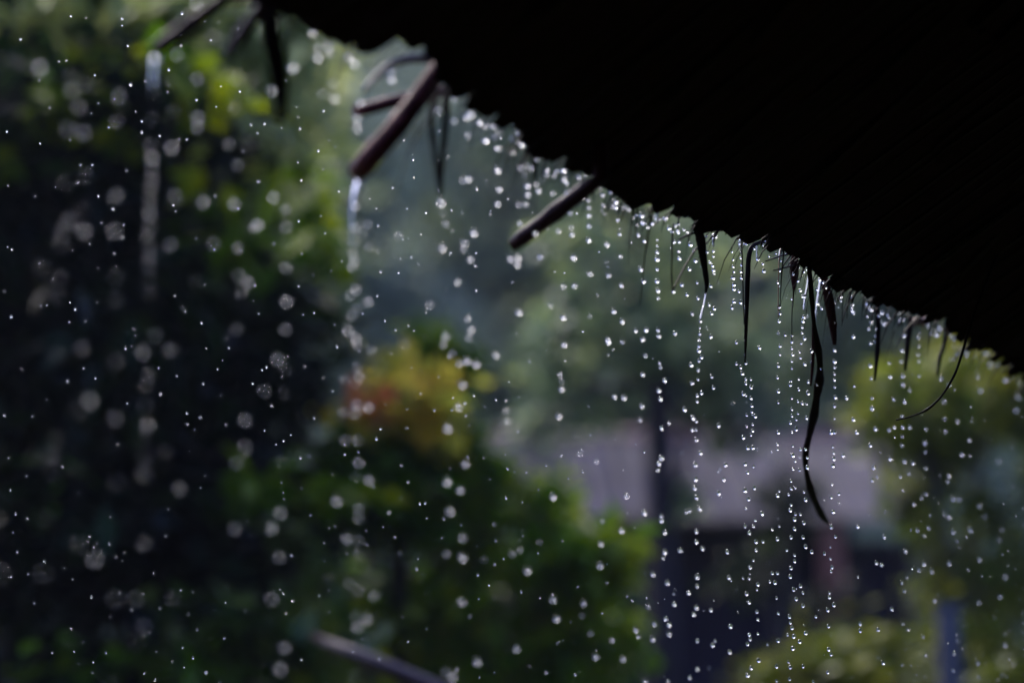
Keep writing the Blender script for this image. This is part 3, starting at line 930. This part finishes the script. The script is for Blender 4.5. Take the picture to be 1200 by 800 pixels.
# trees beyond
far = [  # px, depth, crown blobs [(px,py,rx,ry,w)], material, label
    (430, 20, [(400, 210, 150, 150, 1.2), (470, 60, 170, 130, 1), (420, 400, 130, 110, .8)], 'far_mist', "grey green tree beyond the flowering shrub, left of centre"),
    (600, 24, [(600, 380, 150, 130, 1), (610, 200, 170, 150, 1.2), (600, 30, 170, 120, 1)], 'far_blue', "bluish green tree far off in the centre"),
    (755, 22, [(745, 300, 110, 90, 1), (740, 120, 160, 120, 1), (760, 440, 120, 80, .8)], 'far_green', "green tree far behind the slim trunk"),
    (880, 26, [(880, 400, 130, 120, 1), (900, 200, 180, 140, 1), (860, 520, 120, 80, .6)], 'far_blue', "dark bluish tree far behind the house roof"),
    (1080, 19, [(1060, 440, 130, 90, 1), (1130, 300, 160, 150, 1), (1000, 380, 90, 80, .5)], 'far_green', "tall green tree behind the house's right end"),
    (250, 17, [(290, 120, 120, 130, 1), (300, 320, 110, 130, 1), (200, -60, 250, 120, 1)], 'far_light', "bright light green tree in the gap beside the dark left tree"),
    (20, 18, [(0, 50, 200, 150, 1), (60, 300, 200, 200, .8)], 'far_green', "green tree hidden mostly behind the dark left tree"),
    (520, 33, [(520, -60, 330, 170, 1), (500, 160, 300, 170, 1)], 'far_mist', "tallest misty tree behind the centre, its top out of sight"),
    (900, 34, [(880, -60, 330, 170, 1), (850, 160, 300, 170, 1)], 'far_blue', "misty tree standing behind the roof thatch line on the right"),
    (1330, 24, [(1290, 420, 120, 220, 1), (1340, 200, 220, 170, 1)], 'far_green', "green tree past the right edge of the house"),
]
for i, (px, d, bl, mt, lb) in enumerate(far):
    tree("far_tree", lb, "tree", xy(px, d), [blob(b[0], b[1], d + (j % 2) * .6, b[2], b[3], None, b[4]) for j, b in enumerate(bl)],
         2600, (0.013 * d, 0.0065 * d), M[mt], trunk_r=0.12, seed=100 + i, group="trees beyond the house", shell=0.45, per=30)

# ------------------------------------------------------------------ rain
EAVE_DROPS = """46 78b 82 90f 84 105m 92 125m 100 98f 139 112m 137 143f 207 63m 230 4b 202 95f 231 92m 203 130f 231 137b 231 149m 201 172b 98 155m 80 150m 268 168m 278 193m 275 125f
180 108f 178 140f 177 170m 178 185b 177 198m 77 212f 100 205f 136 228m 134 270m 98 270b 72 272f 80 259m 96 245f 71 285f 178 209m 177 218m 175 235m 175 250b 175 268m 172 276m 176 290m 174 300m 174 312m 175 330f 174 345f
205 228m 238 236b 274 238b 199 286m 298 265b 278 290m 280 322m 290 330b 283 342m 277 385m 182 392m 70 325f 136 325f 136 350f 250 285m 230 330f 66 345f 48 312f
66 415f 96 407m 136 422f 167 412b 199 409m 174 438m 172 450m 92 480f 105 468b 135 489m 170 475f 172 497b 170 515f 60 533m 287 492b 287 522m 277 541m 210 571b 169 557m 171 546m 60 552f 88 550f 137 565f 193 528f 38 535f 170 535f 65 515f
275 618b 92 636m 111 654b 168 636b 50 670m 2 670m 134 700m 158 700m 202 700m 168 733m 160 752f 85 747f 130 799f 1 745f 55 610f
300 16b 315 24m 316 34b 366 39b 372 56m 384 54b 372 67b 386 62m 343 79b 319 105b 378 110m 392 115b 390 98m 408 66b 415 74b 458 84b 459 93b 422 120b 418 138b 418 150b 514 92b 513 100m 546 95f 513 128b 532 116m 546 137b 532 141m 548 158m 562 143b 569 164b 578 148m 580 160m 582 173m 583 199b
320 230b 334 245m 335 265m 335 285f 335 313m 335 352b 334 385m 302 262b 416 240b 415 265b 415 283m 413 296m 415 305b 412 312m 417 338b 410 345m 412 368m 418 360m 408 386b 417 395b 430 262m 424 272m 432 288m 431 352b 516 236b 519 249f 522 262m 518 290b 555 272b 544 284b 543 291m 551 303b 549 209b 542 211m 585 221b 583 238b 536 330m 503 356m 548 373m 552 385b 549 395m 522 393b 466 275m 598 302b
325 420b 335 432f 332 459f 310 457m 402 443m 420 440b 418 429m 417 450f 402 482m 417 473b 416 483m 432 476b 404 515m 419 515m 420 541b 432 561b 417 558f 394 586b 420 595m 330 540f 519 403m 530 413m 538 425m 547 422b 558 426b 581 415b 542 450b 537 476b 524 501b 545 543b 524 564b 539 573b 527 598b 418 402m 593 480m 594 493m 435 410m 475 403f
328 600b 318 618b 327 652m 318 700b 333 757b 328 782b 406 630b 420 632m 420 650f 420 606m 409 682m 420 692m 438 697b 417 720m 430 724b 418 733b 386 676f 542 629m 523 648m 542 652b 541 704b 559 774b 530 791b 522 786m 567 655f 600 648m 415 790f
607 155b 606 166m 611 169b 609 196m 614 205f 624 182m 625 188m 618 217b 618 227b 616 239m 608 239m 631 223b 628 215m 660 199b 664 214m 665 225b 690 223m 689 234m 716 224b 706 228m 722 236b 707 240m 686 206m
609 261m 627 273b 667 243m 668 249m 690 243m 690 252m 690 264m 690 281b 669 266m 670 274b 654 270m 633 300b 607 301b 606 309b 711 286b 724 257m 722 243m 736 245b 746 252m 752 252b 754 261b 726 274m 748 275m 755 282m 672 301b 691 320b 713 322b 727 300m 673 334b 660 335m 608 365b 660 371b 645 357m 719 364b 729 376b 691 370f 712 397b 751 315b 754 329b 728 334b 757 386b 753 397b 745 387m
770 281f 770 288f 770 295m 770 303b 770 315m 770 329b 771 340b 771 349m 771 386m 772 393b 791 390b 784 267b 795 262m 795 272m 796 283m 795 294m 796 302b 809 286b 813 294m 815 305b 808 315b 799 333b 789 341b 805 345m 817 331m 818 349m 811 367m 821 376m 836 294m 836 300m 832 307m 835 311m 836 316b 833 335m 837 361b 834 367m 831 357m 829 295m 833 394b 820 384f 820 391m 819 398m 822 271b 790 283b
858 295f 859 304m 859 312m 860 318m 859 325b 860 333b 860 338b 860 353b 858 360m 868 302m 869 310m 868 318m 869 325b 866 341m 868 354b 873 360m 888 303b 894 309m 895 317b 898 281b 917 287b 914 317m 913 335f 913 359b 914 367m 913 376b 939 308b 958 305b 942 318m 938 340b 942 347b 928 350m 942 371b 941 376b 962 325b 958 355b 963 361m 978 337b 977 354b
661 403b 656 438m 658 446f 658 455b 655 487b 713 400b 729 400m 756 416m 753 438b 720 464b 731 465b 752 475b 750 491m 779 445b 772 457b 774 467b 774 430m 773 425m 784 495m 775 501m 679 531m 699 540m 648 581b 734 580b 775 536b 772 542b 771 550m 755 600b
819 405m 819 410b 822 418b 819 422m 810 427b 818 433m 818 444m 811 448b 822 460b 817 463m 817 470m 802 479b 812 489b 816 493m 811 503b 816 503m 816 515b 821 530b 815 544b 815 561b 814 571b 816 582b 808 598b 804 599m 820 595b 834 441m 836 454m 842 498b 850 544b 848 561b 842 577b
863 401m 873 400m 873 415m 874 425m 863 426m 868 430m 870 437b 874 444m 874 449m 880 444m 880 453b 871 461b 874 463m 880 466b 881 475b 881 482m 875 486m 885 487b 882 497m 875 499m 882 504b 880 509m 871 512b 876 524b 882 524b 873 543b 883 546m 876 553b 873 574b 884 571b 877 584b 874 595m 890 407b
609 643m 618 668b 632 634f 605 759b 648 701b 652 724b 684 706b 682 720f 704 636b 703 662b 728 621b 706 610m 775 609b 775 604m 779 623b 779 646b 777 653m 797 644b 765 672b 782 682b 807 694b 790 707b 760 710m 767 730b 780 724b 784 731b 784 742b 765 748b 745 737b 748 745m 717 749m 692 741m 698 768b 730 771b 756 798b 783 798m
852 646b 816 622b 816 634b 823 642b 817 675b 817 686b 813 719b 816 711b 833 714b 854 676b 856 733b 855 763b 835 755b 838 750m 817 750b 817 783b 808 793b 893 601b 885 609m 873 616m 878 624b 883 616m 886 634b 894 634m 886 644b 883 656m 879 664b 871 677m 878 677m 888 684b 887 690m 875 695b 878 705b 887 716b 888 725m 878 743b 879 748b 876 754b 888 742m 889 773b 880 782b 876 790b
920 392m 914 405m 914 415m 912 428b 911 442m 912 458b 912 471m 928 393m 928 400m 928 408m 929 415b 928 423m 928 431m 927 446m 926 450b 936 444m 936 456m 928 466m 935 470m 940 472b 945 473m 940 383m 940 390m 943 396b 939 402m 937 412m 938 419m 943 426b 951 424m 951 411b 960 406b 960 413m 963 432b 947 447m 947 460b
978 410b 978 423b 978 430m 978 438m 978 445m 978 453m 979 465b 978 475b 999 348b 999 356m 1000 365b 1000 394b 992 466b 1001 452m 1022 466m 1016 355b 1020 362b 1016 370m 1021 377b 1018 385m 1026 385m 1026 393m 1026 400m 1027 422b 1020 428b 1021 443m 1034 366b 1036 379b 1020 402m 1052 366m 1054 375m 1058 393m 1057 410b 1056 423m 1058 440b 1058 450b 1060 470b 1042 425m 1043 441b 1066 457m 1047 467m 1076 395m 1077 405m 1076 415m 1077 423m 1077 440m
1087 378m 1090 385m 1099 392b 1102 386m 1112 387m 1118 396b 1122 414b 1103 443b 1112 450b 1106 470m 1133 412m 1155 413b 1170 427m 1178 445b 1186 441m 1149 457b 1192 464b 1191 480b
928 479m 928 487m 935 484m 933 491m 926 495b 933 502b 928 506m 945 489b 912 506b 911 520m 911 526m 929 522m 929 533b 932 540m 938 526m 944 526m 929 549m 937 550m 946 547b 946 536m 927 563m 913 575m 911 580b 927 572m 932 571m 924 579m 942 576m 944 585b 927 591m 926 597b 932 602m 938 602m 931 608b 942 612b 913 616m 905 620m 931 619b 911 631b 927 629b 941 629b
978 490m 974 506b 978 506b 976 523m 977 530m 977 537b 988 533b 976 545b 975 567m 974 582b 983 578m 976 599b 974 617b 979 628b 1005 616b 1004 506b 1000 491b 1022 478b 1020 521b 1024 547b 1028 558m 1022 562b 1026 502b 1042 503b 1048 500b 1057 487m 1058 500b 1066 500b 1057 511m 1057 521m 1043 537b 1060 540b 1070 542b 1055 558m 1065 554m 1058 574m 1085 548m
1085 502m 1084 518b 1084 529m 1107 490m 1108 505m 1127 532b 1112 557b 1111 564m 1117 584b 1124 584b 1112 605b 1106 602m 1117 622b 1137 620b 1148 592b 1071 590b 1085 578b 1080 583m 1136 515b 1122 493m 1170 540m 1174 620m 1075 620b 1088 618b 1036 628b 1083 627m
944 640b 951 646b 931 650m 931 657b 927 665b 922 644m 905 671b 911 671b 908 682b 902 681m 926 675b 938 686b 930 690b 941 694m 933 701b 910 700m 941 709b 912 718m 925 722b 926 729m 928 735b 923 743m 930 745b 944 741b 937 751b 912 750b 929 759b 924 775m 926 781b 941 780m 910 780b 910 797m 925 795m 966 648m 973 654m 975 664b 974 669m 972 694m 972 699b 977 708b 970 714b 956 722m 971 733b 971 760b 974 766b 970 787b 953 798m
1008 730b 1008 738b 1029 737b 1035 776b 1027 659b 1033 661b 1061 645b 1045 713b 1077 667b 1083 660b 1092 669b 1112 659b 1063 676m 1060 692m 1057 682m 1095 703b 1147 705b 1172 698b 1178 675b 1148 655b 1171 632m 1058 730m 1064 737m 1082 745m 1057 778m 1085 767m 1117 785b 1122 750m 1146 776b 1188 778m 1178 755b 1147 792m 1175 790m 1118 765m 1154 605m"""
FREE_DROPS = """46 94 78 71 58 126 47 168 24 46 83 19 101 21 143 30 143 22 153 99 170 95 166 142 166 155 159 131 134 116 107 133 111 88 94 193 108 193 196 108 213 16 212 41 212 53 247 47 256 26 240 25 279 34 230 117 253 125 281 107 219 163 210 163 285 177 82 164 69 72 8 154 115 121
9 217 41 230 91 214 65 219 145 263 230 279 252 229 279 244 203 240 134 297 85 293 9 289 14 292 46 308 105 285 62 327 82 354 88 362 114 354 100 376 48 358 55 357 13 371 5 341 81 377 157 385 205 346 236 378 217 365 240 333 299 334 297 352 251 292 115 314
26 432 55 468 79 446 98 431 5 486 38 487 147 408 154 405 186 431 207 440 242 408 268 407 255 432 238 449 259 462 296 449 188 461 219 484 228 503 222 528 265 497 241 557 235 571 12 574 31 557 92 577 73 546 138 520 197 596 149 472 10 536 183 500
32 607 15 623 18 602 20 646 105 628 110 640 114 636 128 637 97 637 136 652 180 671 75 665 85 678 52 657 33 672 13 675 140 694 107 699 226 693 187 712 129 722 154 714 231 737 263 747 183 763 226 770 61 764 87 763 92 777 108 787 169 788 181 796 241 787 109 775 290 610 98 751 83 736 40 706 268 686 214 758 124 764
321 74 335 94 349 137 310 145 302 156 379 130 373 177 349 190 379 198 473 164 484 187 524 184 587 162 445 90 393 172 330 150 353 211 350 259 381 273 367 322 354 297 388 317 350 335 368 366 392 380 402 388 355 368 303 367 410 218 485 208 441 244 477 244 499 249 472 280 478 279 469 303 467 319 446 318 482 301 490 309 442 346 425 367 451 376 485 387 479 382 499 366 529 246 558 296 557 311 558 340 528 296 570 212 575 247 493 274 460 220 397 224 443 264
337 417 357 429 307 433 330 442 304 456 318 475 310 504 341 509 368 489 352 536 390 555 332 577 330 565 379 442 395 406 421 411 404 532 438 570 441 514 446 502 477 479 509 480 514 441 545 472 555 463 581 468 593 469 596 447 492 590 498 589 592 532 595 549 574 561 593 583 478 564 420 529 493 461 548 535 568 476 550 498
364 603 393 616 386 618 415 665 429 621 449 617 463 629 430 638 488 666 495 672 385 691 335 718 386 717 328 690 332 695 374 697 478 751 500 736 561 701 581 633 579 787 562 793 520 607 590 654 560 673 573 685 518 630 414 763 353 772
718 409 692 509 721 514 683 552 631 573 697 593 730 550 755 529 620 423 699 615 659 633 711 682 677 687 735 698 741 703 660 750 621 780 674 790 640 545 607 505 617 553 666 560 690 476 633 700 702 295 642 268 676 250 740 284 600 330 650 318 700 345 732 350 765 420 640 410 605 390 683 388 745 520"""

def icodrop(name, stretch, tip):
    import bmesh
    bm = bmesh.new()
    bmesh.ops.create_icosphere(bm, subdivisions=3, radius=0.5)
    for v in bm.verts:
        z = v.co.z
        v.co.z *= stretch
        if z > 0:
            k = 1 - tip * (z / 0.5) ** 2
            v.co.x *= k; v.co.y *= k
    me = bpy.data.meshes.new(name)
    bm.to_mesh(me); bm.free()
    me.polygons.foreach_set("use_smooth", [True] * len(me.polygons))
    me.materials.append(M['water'])
    return me
drop_meshes = [icodrop("raindrop", 1.0, 0.0), icodrop("raindrop", 1.1, 0.08), icodrop("raindrop", 1.2, 0.22), icodrop("raindrop", 0.93, 0.0)]

DIA = {'b': 0.0066, 'm': 0.0047, 'f': 0.0030}
drops = []      # (world point, diameter, px, py, kind)
tok = EAVE_DROPS.split()
for i in range(0, len(tok), 2):
    x, y, c = float(tok[i]), float(tok[i + 1][:-1]), tok[i + 1][-1]
    p = eave_pt(x, y, 0.04 + random.uniform(-0.012, 0.03))
    k = 0.50 if 165 <= x <= 190 else 0.64 if x < 300 else 0.74 if x < 440 else 0.90 if x < 600 else 0.92 if x < 780 else 0.86
    drops.append((p, DIA[c] * k * random.uniform(0.85, 1.12), x, y, 'eave'))
tok = FREE_DROPS.split()
for i in range(0, len(tok), 2):
    x, y = float(tok[i]), float(tok[i + 1])
    d = random.uniform(3.3, 3.9)
    drops.append((at(x, y, d), random.choice((0.0015, 0.0019, 0.0024, 0.003)), x, y, 'free'))
for i in range(150):                            # beads on the ragged fringe
    x = random.uniform(545, 1198)
    dr = random.expovariate(1 / 9.0)
    y = 0
    for (a, b) in zip(EDGE[:-1], EDGE[1:]):
        if a[0] <= x <= b[0]: y = a[1] + (b[1] - a[1]) * (x - a[0]) / (b[0] - a[0])
    drops.append((eave_pt(x, y + 1 + dr, 0.02 + random.uniform(-.01, .02)), random.choice((0.0022, 0.003, 0.0038, 0.0045)), x, y, 'fringe'))
for i in range(430):                            # fine rain
    x, y = 1200 - 1100 * random.random() ** 1.9, 800 - 780 * random.random() ** 1.3
    ey = 0
    for (a, b) in zip(EDGE[:-1], EDGE[1:]):
        if a[0] <= x <= b[0]: ey = a[1] + (b[1] - a[1]) * (x - a[0]) / (b[0] - a[0])
    if y < ey + 25: continue
    drops.append((at(x, y, random.uniform(3.2, 4.2)), random.choice((0.0014, 0.0018, 0.0022, 0.0030)), x, y, 'fine'))
drops.sort(key=lambda q: -q[1] / depth_of(q[0]))
N_SINGLE = 292
single, rest = drops[:N_SINGLE], drops[N_SINGLE:]

def edge_y(x):
    for (a, b) in zip(EDGE[:-1], EDGE[1:]):
        if a[0] <= x <= b[0]: return a[1] + (b[1] - a[1]) * (x - a[0]) / (b[0] - a[0])
    return 0
ORD = "first second third fourth fifth sixth seventh eighth ninth tenth eleventh twelfth thirteenth fourteenth fifteenth sixteenth seventeenth eighteenth nineteenth twentieth".split()
ORD += ["twenty-" + w for w in ORD[:9]] + ["thirtieth"] + ["thirty-" + w for w in ORD[:9]] + ["fortieth"]
SPECIAL = {(46, 78): "large lilac blurred raindrop alone near the top of the left edge", (105, 468): "big pale lilac raindrop alone before the blackest part of the dark tree",
           (343, 79): "bright oval raindrop on the left flank of the broad hanging leaf strip", (325, 420): "bright blurred raindrop alone on the dark tree's right rim",
           (516, 236): "raindrop about to fall from the forked dark leaf's tip", (287, 492): "brightest white raindrop above two fainter ones by the dark tree's rim",
           (598, 302): "", (608, 365): "single large white raindrop alone well below the purplish rafter tip", (648, 581): "single white raindrop before the top of the rounded green shrub",
           (432, 476): "raindrop shining in front of the salmon flower head, right of its twin", (319, 105): "pale raindrop on the lower left of the broad hanging leaf strip",
           (392, 115): "brightest of three touching raindrops left of the crosswise stick", (541, 704): "bright raindrop alone low in the gap between the two green shrubs",
           (513, 128): "brilliant raindrop clinging between the halves of the forked leaf", (734, 580): "single white raindrop left of the slim dark trunk, over the house roof",
           (210, 571): "clear raindrop alone at the lower right rim of the dark tree", (238, 236): "left of two bright round raindrops side by side at the dark tree's edge",
           (274, 238): "right of two bright round raindrops side by side at the dark tree's edge"}
COLS = [(62, "drips along the photo's left edge"), (90, "faint drip just in from the left edge"), (128, "drip halfway between left edge and leftmost rafter tip"),
        (165, "drip just left of the leftmost rafter tip"), (190, "drip under the leftmost rafter tip"), (216, "drip just right of the leftmost rafter tip"),
        (262, "drip between leftmost rafter tip and short stick"), (295, "drip under the short stick"), (312, "drip just left of the broad hanging leaf strip"),
        (345, "drip under the broad hanging leaf strip"), (400, "drip right of the broad hanging leaf strip"), (437, "drip under the thick stick's end"),
        (500, "drip below the middle of the thick stick"), (533, "drip under the forked leaf"), (566, "drip just right of the forked leaf"),
        (596, "drip between forked leaf and purplish rafter tip"), (615, "drip under the purplish rafter's very tip"), (645, "drip under the purplish rafter's outer half"),
        (680, "drip under the purplish rafter's inner half"), (705, "drip under the purplish rafter's root"), (735, "drip just right of the purplish rafter's root"),
        (763, "drip between purplish rafter and small V of stalks"), (780, "drip string just left of the small V"), (800, "drip under the small V of stalks"),
        (828, "drip under the torn dark blade"), (856, "drip just right of the torn dark blade"), (868, "drip just left of the long narrow blade"),
        (892, "drip under the long narrow blade"), (921, "drip along the brown fibre"), (934, "drip under the small pointed leaf"),
        (966, "drips around the longest dark strand"), (990, "drip under the stiff pointed leaf"), (1012, "drip just right of the stiff pointed leaf"),
        (1040, "drip under the first slim leaf strip"), (1072, "drip under the small curled brown leaf"), (1132, "drips around the curved black twig"),
        (1300, "drips along the photo's right edge")]
rank = {}
for k, (x1, nm) in enumerate(COLS):
    x0 = COLS[k - 1][0] if k else -100
    lst = sorted([q for q in single if x0 <= q[2] < x1], key=lambda q: q[3])
    lst = [q for q in lst if not SPECIAL.get((q[2], q[3]))]
    for i, q in enumerate(lst):
        rank[(q[2], q[3])] = (f"{ORD[i]} larger raindrop from the top in the {nm}" if len(nm.split()) <= 8 else f"{ORD[i]} larger raindrop down the {nm}", nm)
for i, (p, dia, x, y, kd) in enumerate(single):
    o = bpy.data.objects.new("raindrop", drop_meshes[random.choice((0, 0, 1, 1, 2, 3))])
    COL.objects.link(o)
    o.location = p
    o.scale = (dia, dia, dia)
    o.rotation_euler = (random.uniform(-.25, .25), random.uniform(-.25, .25), random.uniform(0, 6.28))
    lb = SPECIAL.get((x, y)) or rank[(x, y)][0]
    tag(o, lb, "raindrop", "raindrops dripping from the thatched eave")
# the many smaller ones
kinds = []
for me in drop_meshes:
    me.calc_loop_triangles()
    kinds.append((np.array([v.co[:] for v in me.vertices]), np.array([t.vertices[:] for t in me.loop_triangles])))
V, T = [], []
for i, (p, dia, x, y, kd) in enumerate(rest):
    tv, tt = kinds[i % 4]
    V.append(tv * dia * np.array([1, 1, random.uniform(0.92, 1.3)]) + np.array(p)); T.append(tt + i * len(tv))
o = link_mesh("small_raindrops", mesh_np("small_raindrops", np.concatenate(V), np.concatenate(T), True), M['water'])
tag(o, "hundreds of tiny raindrops falling across the whole view beyond the eave", "rain", kind="stuff")

# threads of running water
def thread(label, path, mat=M['water'], out=0.04):
    o = strip("water_thread", label, "water", path, mat, out=out, round_=True, n=8)
    return o
thread("thick stream of water running off the end of the thick stick", [(424, 202, 8), (421, 214, 10), (417, 228, 8), (414, 246, 5), (413, 268, 2.5), (412, 292, 1.2)], out=0.09)
thread("blurred stream of water falling off the leftmost rafter tip", [(182, 68, 8), (182, 80, 7), (181, 95, 5), (180, 104, 2)], out=0.06)
thread("bright water thread trailing off the torn dark blade", [(828, 338, 2.2), (826, 352, 2), (823, 364, 1.8), (821, 374, 2.4)])
thread("bright slanting water thread left of the longest dark strand", [(949, 316, 2.6), (946, 335, 2.2), (943, 352, 2), (942, 364, 2.6)], out=0.05)
thread("bright slanting water thread crossing the longest dark strand", [(963, 322, 4), (960, 340, 3), (957, 360, 2), (955, 380, 2)], out=0.06)
thread("short water thread under the eave right of the torn dark blade", [(836, 274, 3), (836, 282, 3), (836, 289, 2)])
thread("short water thread below the arched stem's twig", [(887, 286, 2.2), (887, 296, 2), (887, 303, 2.6)])
thread("short water thread beside the hair thin stalk", [(867, 280, 2.4), (867, 290, 2), (868, 298, 2)])
thread("short water thread on the brown fibre", [(916, 288, 2.6), (914, 296, 2.2), (913, 306, 1.6)])
thread("short water thread left of the small V of stalks", [(770, 249, 4), (770, 255, 3.4), (770, 262, 1.6)])

# ------------------------------------------------------------------ rain haze
hz = MB()
hz.box((0, 24, 18.5), (70, 0, 0), (0, 42, 0), (0, 0, 20.0))
hm = bpy.data.materials.new("rain_haze"); hm.use_nodes = True
nt = hm.node_tree; nt.nodes.clear()
pv = nt.nodes.new("ShaderNodeVolumePrincipled")
pv.inputs["Color"].default_value = (0.78, 0.84, 1.0, 1)
pv.inputs["Density"].default_value = 0.0010
mo = nt.nodes.new("ShaderNodeOutputMaterial")
nt.links.new(pv.outputs[0], mo.inputs["Volume"])
o = hz.build("haze", hm)
tag(o, kind="stuff")
